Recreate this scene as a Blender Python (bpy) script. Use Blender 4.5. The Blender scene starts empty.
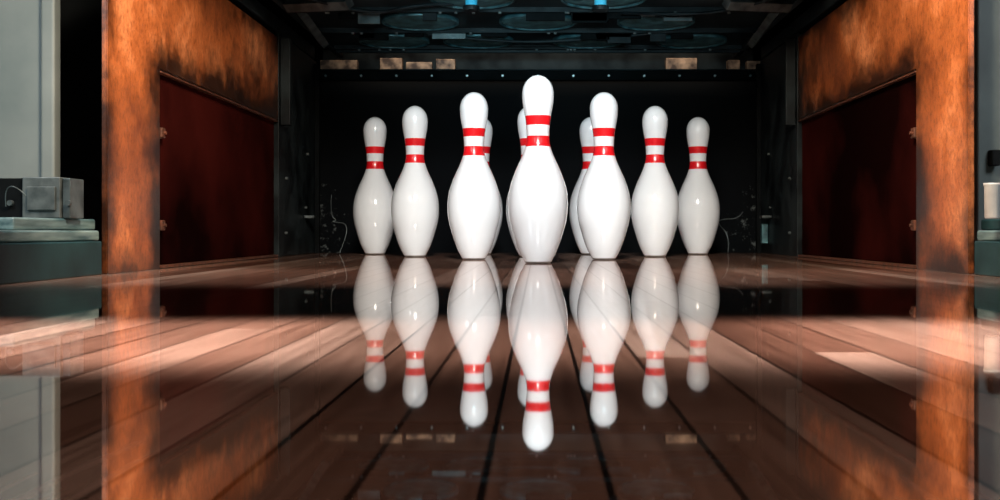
import bpy, bmesh, math, random
from mathutils import Vector, Matrix
random.seed(4)
C = bpy.context.scene.collection
F=1060.0; H=0.066; VX=538.0; VY=230.5
def PX(px,Y): return (px-VX)*Y/F
def PZ(py,Y): return H+(VY-py)*Y/F

# ---------- materials ----------
def newmat(name):
    m=bpy.data.materials.new(name); m.use_nodes=True
    nt=m.node_tree; b=nt.nodes['Principled BSDF']
    return m,nt,b
def simple(name,c1,c2=None,rough=.5,metal=0,scale=20,bump=.0,coat=0,detail=6,stretch=(1,1,1),lo=.35,hi=.65,rvar=.0,spec=.5):
    m,nt,b=newmat(name)
    c2=c2 or tuple(x*.6 for x in c1)
    tc=nt.nodes.new('ShaderNodeTexCoord'); mp=nt.nodes.new('ShaderNodeMapping')
    mp.inputs['Scale'].default_value=stretch
    n=nt.nodes.new('ShaderNodeTexNoise'); n.inputs['Scale'].default_value=scale; n.inputs['Detail'].default_value=detail
    r=nt.nodes.new('ShaderNodeValToRGB')
    r.color_ramp.elements[0].position=lo; r.color_ramp.elements[1].position=hi
    r.color_ramp.elements[0].color=(*c2,1); r.color_ramp.elements[1].color=(*c1,1)
    nt.links.new(tc.outputs['Object'],mp.inputs['Vector']); nt.links.new(mp.outputs[0],n.inputs['Vector'])
    nt.links.new(n.outputs['Fac'],r.inputs[0]); nt.links.new(r.outputs[0],b.inputs['Base Color'])
    b.inputs['Roughness'].default_value=rough; b.inputs['Metallic'].default_value=metal
    b.inputs['Specular IOR Level'].default_value=spec
    b.inputs['Coat Weight'].default_value=coat; b.inputs['Coat Roughness'].default_value=.05
    if rvar:
        mr=nt.nodes.new('ShaderNodeMapRange'); mr.inputs['To Min'].default_value=rough-rvar; mr.inputs['To Max'].default_value=rough+rvar
        nt.links.new(n.outputs['Fac'],mr.inputs['Value']); nt.links.new(mr.outputs[0],b.inputs['Roughness'])
    if bump:
        bp=nt.nodes.new('ShaderNodeBump'); bp.inputs['Strength'].default_value=bump; bp.inputs['Distance'].default_value=.002
        nt.links.new(n.outputs['Fac'],bp.inputs['Height']); nt.links.new(bp.outputs[0],b.inputs['Normal'])
    return m

M_pin=simple('pin_white',(.82,.86,.89),(.76,.80,.83),rough=.14,scale=8,coat=.9)
M_red=simple('pin_red',(.76,.010,.018),(.62,.008,.012),rough=.25,scale=30,coat=.4)
M_pinbase=simple('pin_base_nylon',(.30,.28,.26),(.16,.14,.13),rough=.5,scale=60)
M_black=simple('black_rubber',(.005,.006,.007),(.002,.003,.003),rough=.8,scale=14,rvar=.1,spec=.05)
M_dark=simple('dark_machine_metal',(.016,.023,.026),(.002,.003,.004),rough=.5,metal=.1,scale=16,rvar=.15,spec=.12)
M_teal=simple('teal_lit_metal',(.07,.19,.22),(.01,.04,.05),rough=.4,metal=.4,scale=30)  # teal light falling on the cup rims is put into their colour
M_tealdish=simple('dull_teal_metal',(.11,.26,.29),(.012,.035,.042),rough=.4,metal=.3,scale=26)  # on the cup dishes, pale teal glints are put into this colour
M_blue=simple('blue_lit_metal',(.10,.60,.85),(.05,.45,.7),rough=.3,scale=20)  # blue light on the lift cylinders, painted into the base colour
M_steel=simple('grey_steel',(.14,.17,.175),(.04,.05,.052),rough=.4,metal=.6,scale=25)
M_boxmetal=simple('worn_box_metal',(.13,.15,.15),(.03,.04,.042),rough=.45,metal=.3,scale=30)
M_bolt=simple('bright_bolt_steel',(.5,.55,.55),(.25,.28,.28),rough=.35,metal=.8,scale=25)
M_grey=simple('pale_grey_panel',(.18,.20,.195),(.05,.07,.072),rough=.55,scale=3.2,lo=.25,hi=.75)
M_grey2=simple('grey_brown_panel',(.10,.125,.12),(.04,.05,.048),rough=.55,scale=9,lo=.2,hi=.8)
M_cap=simple('teal_capping',(.018,.055,.062),(.005,.018,.022),rough=.5,scale=9,spec=.15)
M_capl=simple('worn_blue_grey_ledge',(.20,.29,.29),(.04,.09,.10),rough=.4,scale=22,stretch=(3,.6,5))
M_cream=simple('cream_metal',(.50,.34,.23),(.06,.035,.025),rough=.5,scale=28,lo=.40,hi=.66)
M_panel=simple('dark_maroon_panel',(.034,.005,.004),(.004,.001,.001),rough=.5,scale=2.6,spec=0.0,lo=.40,hi=.66)
M_white=simple('white_plastic',(.55,.55,.53),(.38,.38,.37),rough=.35,scale=20)
M_rust=simple('rusty_steel',(.13,.038,.018),(.04,.015,.008),rough=.6,metal=.3,scale=60)
def pit_mat():
    m,nt,b=newmat('scuffed_pit_curtain'); N=nt.nodes.new; L=nt.links.new
    tc=N('ShaderNodeTexCoord'); s=N('ShaderNodeSeparateXYZ'); L(tc.outputs['Object'],s.inputs[0])
    n=N('ShaderNodeTexNoise'); n.inputs['Scale'].default_value=45; n.inputs['Detail'].default_value=8; n.inputs['Roughness'].default_value=.75
    L(tc.outputs['Object'],n.inputs['Vector'])
    ab=N('ShaderNodeMath'); ab.operation='ABSOLUTE'; L(s.outputs['X'],ab.inputs[0])
    mr=N('ShaderNodeMapRange'); mr.inputs['From Min'].default_value=.50; mr.inputs['From Max'].default_value=.68
    mr.inputs['To Min'].default_value=-.12; mr.inputs['To Max'].default_value=.05; L(ab.outputs[0],mr.inputs['Value'])
    mz=N('ShaderNodeMapRange'); mz.inputs['From Min'].default_value=.10; mz.inputs['From Max'].default_value=.34
    mz.inputs['To Min'].default_value=0; mz.inputs['To Max'].default_value=-.12; L(s.outputs['Z'],mz.inputs['Value'])
    ad=N('ShaderNodeMath'); ad.operation='ADD'; L(n.outputs['Fac'],ad.inputs[0]); L(mr.outputs[0],ad.inputs[1])
    ad2=N('ShaderNodeMath'); ad2.operation='ADD'; L(ad.outputs[0],ad2.inputs[0]); L(mz.outputs[0],ad2.inputs[1])
    r=N('ShaderNodeValToRGB'); r.color_ramp.elements[0].position=.60; r.color_ramp.elements[0].color=(.004,.005,.006,1)
    r.color_ramp.elements[1].position=.66; r.color_ramp.elements[1].color=(.10,.115,.115,1)
    L(ad2.outputs[0],r.inputs[0]); L(r.outputs[0],b.inputs['Base Color'])
    b.inputs['Roughness'].default_value=.8; b.inputs['Specular IOR Level'].default_value=.05
    return m
M_pit=pit_mat()

def wood_mat():
    m,nt,b=newmat('stained_orange_plywood'); N=nt.nodes.new; L=nt.links.new
    tc=N('ShaderNodeTexCoord')
    n1=N('ShaderNodeTexNoise'); n1.inputs['Scale'].default_value=5; n1.inputs['Detail'].default_value=8; n1.inputs['Roughness'].default_value=.6
    L(tc.outputs['Object'],n1.inputs['Vector'])
    r1=N('ShaderNodeValToRGB'); e=r1.color_ramp.elements
    e[0].position=.30; e[0].color=(.10,.024,.008,1); e[1].position=.70; e[1].color=(.80,.30,.12,1)
    x=e.new(.52); x.color=(.38,.105,.028,1)
    L(n1.outputs['Fac'],r1.inputs[0])
    n2=N('ShaderNodeTexNoise'); n2.inputs['Scale'].default_value=120; n2.inputs['Detail'].default_value=9; n2.inputs['Roughness'].default_value=.85
    mp=N('ShaderNodeMapping'); mp.inputs['Scale'].default_value=(1,1,.6); L(tc.outputs['Object'],mp.inputs['Vector']); L(mp.outputs[0],n2.inputs['Vector'])
    r2=N('ShaderNodeValToRGB'); r2.color_ramp.elements[0].position=.38; r2.color_ramp.elements[0].color=(.28,.22,.20,1); r2.color_ramp.elements[1].position=.53
    L(n2.outputs['Fac'],r2.inputs[0])
    mx=N('ShaderNodeMixRGB'); mx.blend_type='MULTIPLY'; mx.inputs[0].default_value=.8
    L(r1.outputs[0],mx.inputs[1]); L(r2.outputs[0],mx.inputs[2])
    s=N('ShaderNodeSeparateXYZ'); L(tc.outputs['Object'],s.inputs[0])
    def math_(op,a,bv):
        k=N('ShaderNodeMath'); k.operation=op
        for i,v in enumerate((a,bv)):
            if isinstance(v,(int,float)): k.inputs[i].default_value=v
            else: L(v,k.inputs[i])
        return k.outputs[0]
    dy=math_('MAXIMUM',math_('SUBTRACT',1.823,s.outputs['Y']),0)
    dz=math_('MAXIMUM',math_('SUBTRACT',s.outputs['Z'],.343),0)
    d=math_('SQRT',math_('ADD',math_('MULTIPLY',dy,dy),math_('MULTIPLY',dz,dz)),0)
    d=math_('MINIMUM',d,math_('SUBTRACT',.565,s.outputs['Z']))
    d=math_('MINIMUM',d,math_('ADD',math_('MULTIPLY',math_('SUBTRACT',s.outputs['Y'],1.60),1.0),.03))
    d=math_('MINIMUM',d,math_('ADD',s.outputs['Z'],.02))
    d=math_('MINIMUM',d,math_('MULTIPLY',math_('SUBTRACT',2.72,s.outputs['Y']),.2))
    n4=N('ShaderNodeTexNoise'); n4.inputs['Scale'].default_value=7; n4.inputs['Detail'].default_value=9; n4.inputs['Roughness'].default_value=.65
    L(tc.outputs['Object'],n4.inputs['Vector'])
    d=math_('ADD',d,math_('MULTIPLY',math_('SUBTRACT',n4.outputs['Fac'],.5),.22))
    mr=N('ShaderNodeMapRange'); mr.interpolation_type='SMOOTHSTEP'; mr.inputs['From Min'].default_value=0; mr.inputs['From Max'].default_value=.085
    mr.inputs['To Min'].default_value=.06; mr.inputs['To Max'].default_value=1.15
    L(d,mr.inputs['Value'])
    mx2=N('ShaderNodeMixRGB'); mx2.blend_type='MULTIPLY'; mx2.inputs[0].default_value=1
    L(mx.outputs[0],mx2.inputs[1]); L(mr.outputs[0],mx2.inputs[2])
    L(mx2.outputs[0],b.inputs['Base Color']); b.inputs['Roughness'].default_value=.36
    b.inputs['Specular IOR Level'].default_value=.35
    bp=N('ShaderNodeBump'); bp.inputs['Strength'].default_value=.25; bp.inputs['Distance'].default_value=.001
    L(n2.outputs['Fac'],bp.inputs['Height']); L(bp.outputs[0],b.inputs['Normal'])
    return m
M_wood=wood_mat()

def floor_mat():
    m,nt,b=newmat('lacquered_lane_boards'); N=nt.nodes.new; L=nt.links.new
    nt.nodes.remove(b); out=nt.nodes['Material Output']
    def math_(op,a,bv=0):
        k=N('ShaderNodeMath'); k.operation=op
        for i,v in enumerate((a,bv)):
            if isinstance(v,(int,float)): k.inputs[i].default_value=v
            else: L(v,k.inputs[i])
        return k.outputs[0]
    tc=N('ShaderNodeTexCoord'); s=N('ShaderNodeSeparateXYZ'); L(tc.outputs['Object'],s.inputs[0])
    u=math_('DIVIDE',math_('ADD',s.outputs['X'],.0142),.0326)
    idx=math_('FLOOR',u)
    w0=N('ShaderNodeTexWhiteNoise'); w0.noise_dimensions='1D'; L(idx,w0.inputs['W'])
    seg=math_('FLOOR',math_('ADD',math_('DIVIDE',s.outputs['Y'],1.6),math_('MULTIPLY',w0.outputs['Value'],3)))
    cb=N('ShaderNodeCombineXYZ'); L(idx,cb.inputs[0]); L(seg,cb.inputs[1])
    w=N('ShaderNodeTexWhiteNoise'); w.noise_dimensions='3D'; L(cb.outputs[0],w.inputs['Vector'])
    r=N('ShaderNodeValToRGB'); e=r.color_ramp.elements
    e[0].position=0; e[0].color=(.20,.095,.065,1); e[1].position=1; e[1].color=(.66,.45,.36,1); x=e.new(.6); x.color=(.36,.20,.145,1)
    L(w.outputs['Value'],r.inputs[0])
    mp=N('ShaderNodeMapping'); mp.inputs['Scale'].default_value=(1,.04,1); L(tc.outputs['Object'],mp.inputs['Vector'])
    n=N('ShaderNodeTexNoise'); n.inputs['Scale'].default_value=200; n.inputs['Detail'].default_value=5; L(mp.outputs[0],n.inputs['Vector'])
    r2=N('ShaderNodeValToRGB'); r2.color_ramp.elements[0].position=.3; r2.color_ramp.elements[0].color=(.58,.54,.52,1); r2.color_ramp.elements[1].position=.65
    L(n.outputs['Fac'],r2.inputs[0])
    mx=N('ShaderNodeMixRGB'); mx.blend_type='MULTIPLY'; mx.inputs[0].default_value=1; L(r.outputs[0],mx.inputs[1]); L(r2.outputs[0],mx.inputs[2])
    rid=math_('ROUND',u); ws=N('ShaderNodeTexWhiteNoise'); ws.noise_dimensions='1D'; L(math_('ADD',rid,40.5),ws.inputs['W'])
    strong=math_('LESS_THAN',math_('ABSOLUTE',math_('SUBTRACT',rid,.5)),.6)
    st=math_('MAXIMUM',math_('ADD',math_('MULTIPLY',ws.outputs['Value'],.45),.55),math_('MULTIPLY',strong,.98))
    ed=math_('ABSOLUTE',math_('SUBTRACT',u,rid))
    se=N('ShaderNodeMapRange'); se.inputs['From Min'].default_value=.022; se.inputs['From Max'].default_value=.042; se.inputs['To Min'].default_value=1; se.inputs['To Max'].default_value=0
    L(ed,se.inputs['Value'])
    seam=math_('MULTIPLY',se.outputs[0],st)
    mx2=N('ShaderNodeMixRGB'); mx2.inputs[2].default_value=(.008,.005,.004,1); L(seam,mx2.inputs[0]); L(mx.outputs[0],mx2.inputs[1])
    di=N('ShaderNodeBsdfDiffuse'); L(mx2.outputs[0],di.inputs['Color'])
    gl=N('ShaderNodeBsdfGlossy'); gl.inputs['Roughness'].default_value=.025; gl.inputs['Color'].default_value=(1,.96,.94,1)
    fz=N('ShaderNodeFresnel'); fz.inputs['IOR'].default_value=1.6
    fac=math_('MULTIPLY',math_('ADD',math_('MULTIPLY',fz.outputs[0],.64),.28),math_('SUBTRACT',1,math_('MULTIPLY',seam,.2)))
    ms=N('ShaderNodeMixShader'); L(fac,ms.inputs[0]); L(di.outputs[0],ms.inputs[1]); L(gl.outputs[0],ms.inputs[2])
    bp=N('ShaderNodeBump'); bp.inputs['Strength'].default_value=.015; bp.inputs['Distance'].default_value=.001
    n3=N('ShaderNodeTexNoise'); n3.inputs['Scale'].default_value=9; L(tc.outputs['Object'],n3.inputs['Vector']); L(n3.outputs['Fac'],bp.inputs['Height'])
    L(bp.outputs[0],gl.inputs['Normal'])
    L(ms.outputs[0],out.inputs['Surface'])
    return m
M_floor=floor_mat()

# ---------- helpers ----------
def obj_from_bm(name,bm,mats,smooth=False):
    me=bpy.data.meshes.new(name); bm.normal_update(); bm.to_mesh(me); bm.free()
    for m in (mats if isinstance(mats,(list,tuple)) else [mats]): me.materials.append(m)
    if smooth:
        for p in me.polygons: p.use_smooth=True
    o=bpy.data.objects.new(name,me); C.objects.link(o); return o
def add_box(bm,x0,x1,y0,y1,z0,z1,bev=0,mi=0):
    r=bmesh.ops.create_cube(bm,size=1)
    vs=r['verts']
    for v in vs:
        v.co=Vector(((x0+x1)/2+v.co.x*(x1-x0),(y0+y1)/2+v.co.y*(y1-y0),(z0+z1)/2+v.co.z*(z1-z0)))
    fs=list({f for v in vs for f in v.link_faces})
    for f in fs: f.material_index=mi
    if bev:
        es=list({e for v in vs for e in v.link_edges})
        bmesh.ops.bevel(bm,geom=es,offset=bev,segments=3,affect='EDGES',profile=.5)
def box(name,x0,x1,y0,y1,z0,z1,mat,bev=.002):
    bm=bmesh.new(); add_box(bm,x0,x1,y0,y1,z0,z1,bev); return obj_from_bm(name,bm,mat)
def add_cyl(bm,p0,p1,r0,r1=None,seg=24,mi=0,caps=True):
    p0=Vector(p0);p1=Vector(p1); r1=r0 if r1 is None else r1
    d=p1-p0; q=d.to_track_quat('Z','Y').to_matrix().to_4x4()
    mt=Matrix.Translation((p0+p1)/2)@q
    r=bmesh.ops.create_cone(bm,cap_ends=caps,segments=seg,radius1=r0,radius2=r1,depth=d.length,matrix=mt)
    for f in {f for v in r['verts'] for f in v.link_faces}:
        f.material_index=mi
def cyl(name,p0,p1,r0,mat,r1=None,seg=24):
    bm=bmesh.new(); add_cyl(bm,p0,p1,r0,r1,seg); return obj_from_bm(name,bm,mat)
def lathe(name,prof,mats,seg=64,matf=None,close=False):
    bm=bmesh.new(); rings=[]
    for r,z in prof:
        if r<1e-6: rings.append([bm.verts.new((0,0,z))])
        else: rings.append([bm.verts.new((r*math.cos(2*math.pi*i/seg),r*math.sin(2*math.pi*i/seg),z)) for i in range(seg)])
    n=len(rings)
    for k in range(n if close else n-1):
        a=rings[k]; b=rings[(k+1)%n]; kn=(k+1)%n
        for i in range(seg):
            j=(i+1)%seg
            if len(a)==1: f=bm.faces.new((a[0],b[j],b[i]))
            elif len(b)==1: f=bm.faces.new((a[i],a[j],b[0]))
            else: f=bm.faces.new((a[i],a[j],b[j],b[i]))
            if matf: f.material_index=matf((prof[k][1]+prof[kn][1])/2)
    bmesh.ops.recalc_face_normals(bm,faces=bm.faces)
    return obj_from_bm(name,bm,mats,True)
def struct(o): o['kind']='structure'; return o
def thing(o,label,cat,group=None):
    o['label']=label; o['category']=cat
    if group: o['group']=group
    return o
def empty(name,loc=(0,0,0)):
    e=bpy.data.objects.new(name,None); e.location=loc; e.empty_display_size=.05; C.objects.link(e); return e
def par(ch,pa):
    ch.parent=pa
    ch.matrix_parent_inverse=Matrix.Translation(pa.location).inverted()
    return ch
def tube(name,pts,r,mat):
    cu=bpy.data.curves.new(name,'CURVE'); cu.dimensions='3D'; cu.bevel_depth=r; cu.bevel_resolution=3
    sp=cu.splines.new('NURBS'); sp.points.add(len(pts)-1)
    for p,c in zip(sp.points,pts): p.co=(*c,1)
    sp.use_endpoint_u=True; sp.order_u=3; cu.materials.append(mat)
    o=bpy.data.objects.new(name,cu); C.objects.link(o)
    dg=bpy.context.evaluated_depsgraph_get(); me=bpy.data.meshes.new_from_object(o.evaluated_get(dg))
    bpy.data.objects.remove(o); o=bpy.data.objects.new(name,me); C.objects.link(o)
    return o

# ---------- room shell ----------
struct(box('floor',-1.6,1.6,-1.5,3.11,-.12,0,M_floor,0))
struct(box('floor.001',-1.6,1.6,3.11,4.2,-.22,-.12,M_black,0))
struct(box('wall_back',-1.6,1.6,4.2,4.3,-.22,1.5,M_black,0))
struct(box('ceiling',-1.6,1.6,-1.5,4.3,1.5,1.6,M_black,0))
WX=.65
for sgn,nm in ((-1,'wall_left'),(1,'wall_right')):
    bm=bmesh.new()
    pts=[(1.60,0),(1.823,0),(1.823,.343),(2.65,.343),(2.65,.55),(1.60,.55)]
    a=[bm.verts.new((sgn*WX,y,z)) for y,z in pts]; b=[bm.verts.new((sgn*(WX+.009),y,z)) for y,z in pts]
    bm.faces.new(a); bm.faces.new(b[::-1])
    for i in range(6):
        j=(i+1)%6; bm.faces.new((a[i],b[i],b[j],a[j]))
    bmesh.ops.recalc_face_normals(bm,faces=bm.faces)
    bmesh.ops.bevel(bm,geom=[e for e in bm.edges],offset=.0015,segments=2,affect='EDGES')
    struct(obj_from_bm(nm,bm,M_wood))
struct(box('wall_left.001',-1.6,-1.55,-1.5,4.2,0,1.5,M_black,0))
struct(box('wall_right.001',1.55,1.6,-1.5,4.2,0,1.5,M_black,0))

for sgn in (-1,1):
    e=empty('kickback_panel',(sgn*(WX+.014),2.236,0))
    thing(e,'dark maroon access panel set in the plywood side wall','panel','panels in the side walls')
    par(box('panel_board',min(sgn*(WX+.010),sgn*(WX+.02)),max(sgn*(WX+.010),sgn*(WX+.02)),1.8245,2.649,.006,.3415,M_panel,.001),e)
    x0,x1=sorted((sgn*(WX-.001),sgn*(WX+.0095)))
    par(box('panel_trim',x0,x1,1.826,2.648,.338,.341,M_rust,.0005),e)
    par(box('panel_sill',x0,x1,1.826,2.648,.001,.006,M_rust,.0005),e)
    for z in (.075,.235):
        par(box('latch',*sorted((sgn*(WX-.002),sgn*(WX+.0095))),1.828,1.845,z-.009,z+.009,M_rust,.002),e)
        bm=bmesh.new(); add_cyl(bm,(sgn*(WX-.006),1.837,z),(sgn*(WX-.0015),1.837,z),.003,seg=12)
        par(obj_from_bm('bolt',bm,M_rust),e)
    s=empty('side_frame',(sgn*(WX+.01),2.87,0))
    thing(s,'black painted steel side frame beside the pin pit','machine frame','pinsetter side frames')
    par(box('side_plate',*sorted((sgn*(WX-.002),sgn*(WX+.02))),2.652,3.10,.0,.56,M_dark,.002),s)
    par(box('flange',*sorted((sgn*(WX-.028),sgn*(WX-.003))),2.66,2.675,.33,.55,M_dark,.002),s)
    par(box('flange',*sorted((sgn*(WX-.016),sgn*(WX-.003))),3.07,3.09,.0,.55,M_black,.002),s)
    for z,y in ((.06,2.72),(.2,2.72),(.34,2.72),(.48,2.72),(.13,2.95),(.28,2.97)):
        bm=bmesh.new(); add_cyl(bm,(sgn*(WX-.008),y,z),(sgn*(WX-.002),y,z),.004,seg=6)
        par(obj_from_bm('bolt',bm,M_steel),s)
    if sgn>0: par(box('hinge_bracket',*sorted((sgn*(WX-.02),sgn*(WX-.003))),2.98,3.0,.03,.085,M_tealdish,.002),s)
    par(box('hinge_bracket',*sorted((sgn*(WX-.03),sgn*(WX-.003))),2.93,2.97,.10,.108,M_steel,.002),s)
    par(box('upper_rail',*sorted((sgn*(WX+.0),sgn*(WX+.04))),1.7,3.09,.565,.60,M_dark,.003),s)

# pit curtain
cw=24
bm=bmesh.new(); grid=[]
for i in range(cw*4+1):
    x=-.74+1.48*i/(cw*4); col=[]
    for k in range(13):
        z=-.11+.66*k/12
        y=3.42+.010*math.sin(x*34)*(1-k/14)+.006*math.sin(x*13+k*.5)
        col.append(bm.verts.new((x,y,z)))
    grid.append(col)
for i in range(len(grid)-1):
    for k in range(12): bm.faces.new((grid[i][k],grid[i+1][k],grid[i+1][k+1],grid[i][k+1]))
o=obj_from_bm('pit_curtain',bm,M_pit,True); sm=o.modifiers.new('s','SOLIDIFY'); sm.thickness=.008
thing(o,'black scuffed vinyl curtain hanging at the back of the pin pit','curtain')

# ---------- pinsetter ----------
P=empty('pinsetter',(0,3.0,.6)); thing(P,'dark steel pinsetter machine hanging above the standing pins','pinsetter')
par(box('front_beam',-.74,.74,3.30,3.335,PZ(80,3.3),PZ(70,3.3),M_black,.003),P)
par(box('beam_lip',-.74,.74,3.285,3.30,PZ(71,3.3),PZ(70,3.3)+.001,M_dark,.001),P)
for i in range(13):
    x=-.66+i*.11
    bm=bmesh.new(); add_cyl(bm,(x,3.292,PZ(76,3.3)),(x,3.30,PZ(76,3.3)),.0035,seg=8); par(obj_from_bm('bolt',bm,M_bolt),P)
DZ=.60
pinpos=[(0,2.15),(-.1457,2.414),(.150,2.414),(-.3107,2.678),(-.020,2.678),(.2956,2.678),(-.4524,2.942),(-.158,2.942),(.147,2.942),(.444,2.942)]
def deck_plate():
    bm=bmesh.new()
    add_box(bm,-.60,.60,2.25,3.16,DZ+.012,DZ+.02,0)
    for y in (2.30,2.59,2.86,3.12): add_box(bm,-.60,.60,y,y+.012,DZ+.0,DZ+.012,0)
    add_box(bm,-.60,.60,3.15,3.162,DZ-.005,DZ+.06,0)
    return obj_from_bm('deck_plate',bm,M_dark)
par(deck_plate(),P)
rim_prof=[(.094,0.001),(.097,-.001),(.100,0.001),(.100,.010),(.094,.010)]
dish_prof=[(0,-.002),(.045,-.002),(.080,.001),(.0935,.004),(.0935,.010),(0,.010)]
c0=None
for k,(x,y) in enumerate([(-.1524,2.464),(.1524,2.464),(-.3048,2.74),(0,2.74),(.3048,2.74),(-.410,3.02),(-.170,3.02),(.142,3.02),(.437,3.02)]):
    if c0 is None:
        c0=lathe('pin_cup_rim',rim_prof,M_teal,48,close=True); c1=lathe('pin_cup_dish',dish_prof,M_tealdish,48)
        a,b=c0,c1
    else:
        a=c0.copy(); b=c1.copy(); C.objects.link(a); C.objects.link(b)
    for o in (a,b):
        o.parent=P; o.matrix_parent_inverse=Matrix.Translation(P.location).inverted(); o.location=(x,y,DZ+.001)
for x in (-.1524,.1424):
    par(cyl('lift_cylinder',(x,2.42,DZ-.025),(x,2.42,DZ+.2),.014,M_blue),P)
    par(cyl('cylinder_collar',(x,2.42,DZ-.032),(x,2.42,DZ-.022),.019,M_dark),P)
random.seed(7)
for i in range(40):
    x=random.uniform(-.57,.57); y=random.choice((2.296,2.586,2.856,3.116))+.006
    bm=bmesh.new(); add_cyl(bm,(x,y,DZ-.004),(x,y,DZ+.0),.004,seg=8); par(obj_from_bm('bolt',bm,M_bolt),P)
for i in range(34):
    x=random.uniform(-.56,.56); y=random.choice((2.60,2.87,2.31)); w_=random.uniform(.012,.05); h_=random.uniform(.008,.028)
    par(box('hanger_bracket',x-w_,x+w_,y,y+.01,DZ-h_,DZ+.0,random.choice((M_black,M_black,M_dark,M_steel)),.001),P)
for pts in ([(-.55,2.4,DZ),(-.4,2.5,DZ-.03),(-.28,2.45,DZ-.01),(-.2,2.5,DZ+.0)],[(.2,2.6,DZ),(.3,2.5,DZ-.025),(.45,2.5,DZ-.02),(.56,2.4,DZ)],[(-.3,2.88,DZ),(-.1,2.9,DZ-.02),(.1,2.9,DZ-.015),(.3,2.88,DZ)]):
    par(tube('hose',pts,.004,M_dark),P)
for sgn in (-1,1):
    bm=bmesh.new()
    add_cyl(bm,(sgn*.595,2.52,.60),(sgn*.43,2.42,.585),.016,seg=4); par(obj_from_bm('support_arm',bm,M_boxmetal),P)
    bm=bmesh.new()
    add_cyl(bm,(sgn*.595,2.60,.62),(sgn*.595,2.95,.585),.014,seg=4); par(obj_from_bm('support_arm',bm,M_boxmetal),P)
    par(box('side_channel',*sorted((sgn*.602,sgn*.618)),2.3,3.28,.60,.655,M_dark,.002),P)
Yb=3.5
for a,b_,t,bt in ((320,357,60,71),(380,402,58,71),(406,432,62,71),(436,455,59,71),(666,697,58,70),(728,740,60,71),(747,764,61,71)):
    o=box('machine_bracket',PX(a,Yb),PX(b_,Yb),Yb,Yb+.03,PZ(bt+3,Yb),PZ(t,Yb),M_cream,.002)
    par(o,P)
par(box('rear_shaft_housing',-.72,.72,3.54,3.6,PZ(74,3.54)-.02,PZ(50,3.54),M_dark,.004),P)
for sgn,pts in ((-1,[(-.60,3.08,.17),(-.606,3.09,.11),(-.585,3.09,.095),(-.606,3.09,.092),(-.54,3.09,.085),(-.575,3.07,.002)]),(1,[(.595,3.08,.12),(.585,3.09,.10),(.54,3.09,.10),(.52,3.09,.09),(.56,3.09,.05),(.55,3.07,.002)])):
    t=tube('cable',pts,.0012,M_steel); thing(t,'thin grey cable looping down at the pit side','cable','pit cables')

# ---------- pins ----------
IN=.0254
raw=[(0.0,0),(.90,0),(1.0,.03),(1.08,.12),(1.24,.45),(1.414,.75),(1.7,1.45),(1.953,2.25),(2.255,3.375),(2.383,4.5),(2.2815,5.875),(1.8515,7.25),(1.236,8.625),(.9825,9.375),(.8985,10.0),(.935,10.875),(1.047,11.75),(1.203,12.625),(1.2735,13.5)]
def interp(z):
    P_=raw[4:]+[(1.25,13.95)]
    for i in range(len(P_)-1):
        if P_[i][1]<=z<=P_[i+1][1]:
            p0=P_[max(i-1,0)];p1=P_[i];p2=P_[i+1];p3=P_[min(i+2,len(P_)-1)]
            h=p2[1]-p1[1]; t=(z-p1[1])/h
            m1=(p2[0]-p0[0])/(p2[1]-p0[1])*h; m2=(p3[0]-p1[0])/(p3[1]-p1[1])*h
            return (2*t**3-3*t*t+1)*p1[0]+(t**3-2*t*t+t)*m1+(-2*t**3+3*t*t)*p2[0]+(t**3-t*t)*m2
zs=sorted(set([.45+i*(13.5-.45)/70 for i in range(71)]+[9.28,10.12,10.98,11.72]))
prof=[(0,0.0),(.90,0),(1.0,.03),(1.10,.14)]+[(interp(z),z) for z in zs]
for i in range(1,13):
    a=math.pi/2*i/12; prof.append((1.2735*math.cos(a),13.5+1.5*math.sin(a)*1.0))
prof[-1]=(0,15.0)
prof=[(r*IN,z*IN) for r,z in prof]
def pm(z):
    z/=IN
    if z<.13: return 2
    if 9.28<z<10.12 or 10.98<z<11.72: return 1
    return 0
pin=lathe('bowling_pin',prof,[M_pin,M_red,M_pinbase],72,pm)
labs=['white bowling pin with red neck stripes heading the triangle']+['glossy white bowling pin with two red neck stripes on lane']*9
for k,(x,y) in enumerate(pinpos):
    o=pin if k==0 else pin.copy()
    if k: C.objects.link(o)
    o.location=(x,y,.0); o.rotation_euler=(0,0,k*.7)
    thing(o,labs[k],'bowling pin','ten pins set in a triangle')

# ---------- surroundings ----------
for sgn in (-1,1):
    S=lambda a,b:sorted((sgn*a,sgn*b))
    d=empty('lane_divider',(sgn*.8,.8,0)); thing(d,'dark teal lane divider with worn pale ledge on top','lane divider','lane dividers')
    par(box('divider_base',*S(.652,1.1),-.6,1.585,0,.050,M_cap,.002),d)
    par(box('ledge',*S(.662,1.1),-.6,1.60,.0505,.066,M_capl,.003),d)
    par(box('upper_ledge',*S(.672,1.1),1.36,1.61,.0665,.083,M_capl if sgn<0 else M_cap,.003),d)
    o=box('machine_housing',*S(.70,1.3),1.9,2.2,0,1.0,M_black,.004); thing(o,'black machine housing behind the plywood side wall','machine housing','machine housings')
g=empty('cabinet_door',(-.85,1.7,0)); thing(g,'pale grey metal door panel with lighter edge strip','door panel')
par(box('door_sheet',-1.1,PX(42,1.7),1.70,1.715,0,.95,M_grey,.003),g)
par(box('edge_strip',PX(43,1.7),PX(57,1.7),1.69,1.715,0,.95,M_grey,.004),g)
b_=empty('control_box',(-.75,1.5,.083)); thing(b_,'small black and grey electrical box standing on the ledge','electrical box')
par(box('box_body',PX(22,1.5),PX(60,1.5),1.5,1.56,.0835,PZ(177,1.5),M_boxmetal,.0015),b_)
par(box('box_cover',PX(60,1.5)+.001,PX(84,1.55),1.505,1.55,.0835,PZ(178,1.5),M_steel,.0015),b_)
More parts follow.
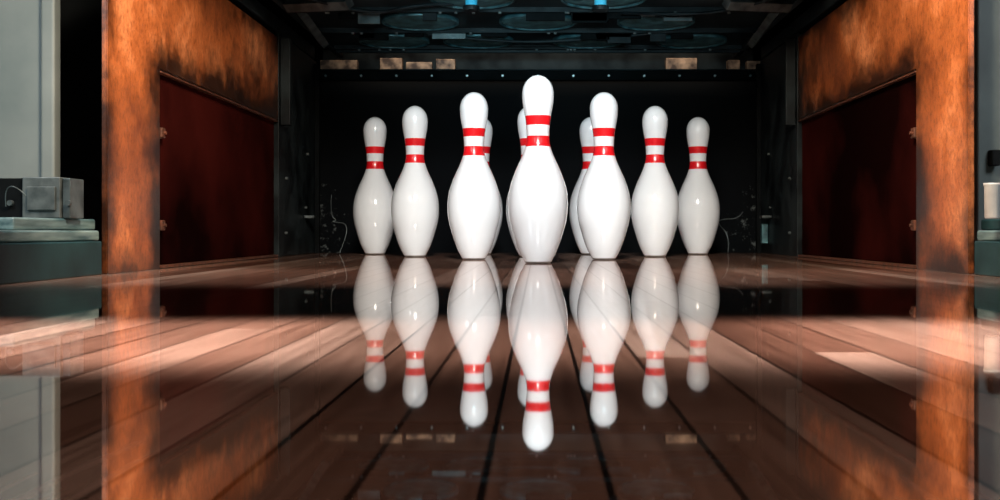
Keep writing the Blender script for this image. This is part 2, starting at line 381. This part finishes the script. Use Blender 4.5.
par(box('box_side',PX(-30,1.5),PX(22,1.5)-.001,1.505,1.56,.0835,PZ(178,1.5),M_black,.0015),b_)
par(box('name_plate',PX(28,1.5),PX(56,1.5),1.496,1.4995,.095,.128,M_boxmetal,.0008),b_)
for px in (10,68):
    bm=bmesh.new(); add_cyl(bm,(PX(px,1.5),1.498,.105),(PX(px,1.5),1.5045,.105),.004,seg=16); par(obj_from_bm('knob',bm,M_steel),b_)
par(tube('cable',[(PX(6,1.5),1.50,.1),(PX(4,1.49),1.49,.125),(PX(16,1.49),1.49,.130),(PX(24,1.49),1.495,.115)],.0008,M_steel),b_)
g=empty('cabinet_door',(.85,1.7,0)); thing(g,'grey brown metal door panel above a white cup','door panel')
par(box('door_sheet',PX(978,1.7),1.1,1.70,1.715,0,.95,M_grey2,.003),g)
par(box('hook',PX(990,1.69),PX(998,1.69),1.68,1.6995,PZ(166,1.69)+.0,PZ(150,1.69),M_black,.002),g)
cup=lathe('cup',[(0,0),(.009,0),(.010,.002),(.0105,.045),(.0115,.047),(.0115,.050),(.010,.050),(.009,.045),(0,.044)],M_white,40)
cup.location=(PX(992,1.5),1.5,.083); thing(cup,'small white plastic cup with lid standing on the ledge','cup')

# ---------- lights ----------
def area(name,loc,tgt,sx,sy,power,col,spread=180):
    l=bpy.data.lights.new(name,'AREA'); l.shape='RECTANGLE'; l.size=sx; l.size_y=sy; l.energy=power; l.color=col; l.spread=math.radians(spread)
    o=bpy.data.objects.new(name,l); o.location=loc
    o.rotation_euler=(Vector(tgt)-Vector(loc)).to_track_quat('-Z','Y').to_euler(); C.objects.link(o); return o
area('pin_light',(0,.62,.98),(0,2.6,.13),.25,.2,2.4,(1,.995,.98),36)
area('wall_light',(-.1,1.0,.8),(-.65,1.80,.32),.25,.25,4.6,(1,.82,.62),64)
area('wall_light',(.1,1.0,.8),(.65,1.80,.32),.25,.25,4.6,(1,.82,.62),64)
for sg in (-1,1):
    area('lane_fill',(sg*.62,.645,1.3),(sg*.62,.645,0),.95,.25,4.4,(1,.87,.80),6)  # added unseen lamps, like those below, shaped to throw bands on the lane
area('lane_fill',(0,.645,1.3),(0,.645,0),.5,.25,.85,(1,.87,.80),8)
area('lane_fill',(0,1.55,1.35),(0,1.55,0),2.0,.55,3.8,(1,.87,.81),10)
area('lane_fill',(0,.28,1.3),(0,.28,0),1.2,.4,.40,(1,.76,.64),20)
area('teal_light',(0,1.25,.40),(0,2.9,.66),.5,.08,.75,(.50,.88,1),34)  # added unseen lamp, gives the deck underside its teal light
area('rear_light',(0,3.36,.9),(0,3.52,.57),1.2,.05,1.0,(1,.82,.65),60)
area('side_teal',(-.9,.9,.7),(-.85,1.6,.2),.3,.3,1.5,(.80,.93,1),80)
area('side_teal',(.9,.9,.7),(.85,1.6,.2),.3,.3,1.1,(.85,.93,1),80)
w=bpy.data.worlds.new('World'); bpy.context.scene.world=w; w.use_nodes=True
w.node_tree.nodes['Background'].inputs[0].default_value=(.10,.14,.16,1); w.node_tree.nodes['Background'].inputs[1].default_value=.2

# ---------- camera ----------
cam=bpy.data.cameras.new('Camera'); co=bpy.data.objects.new('Camera',cam); C.objects.link(co)
co.location=(0,0,H); co.rotation_euler=(math.pi/2,0,0)
cam.sensor_width=36; cam.lens=36*F/1000; cam.shift_x=-.038; cam.shift_y=-.0195
cam.clip_start=.01; cam.dof.use_dof=True; cam.dof.focus_distance=1.6; cam.dof.aperture_fstop=32
bpy.context.scene.camera=co
bpy.context.scene.view_settings.view_transform='Standard'
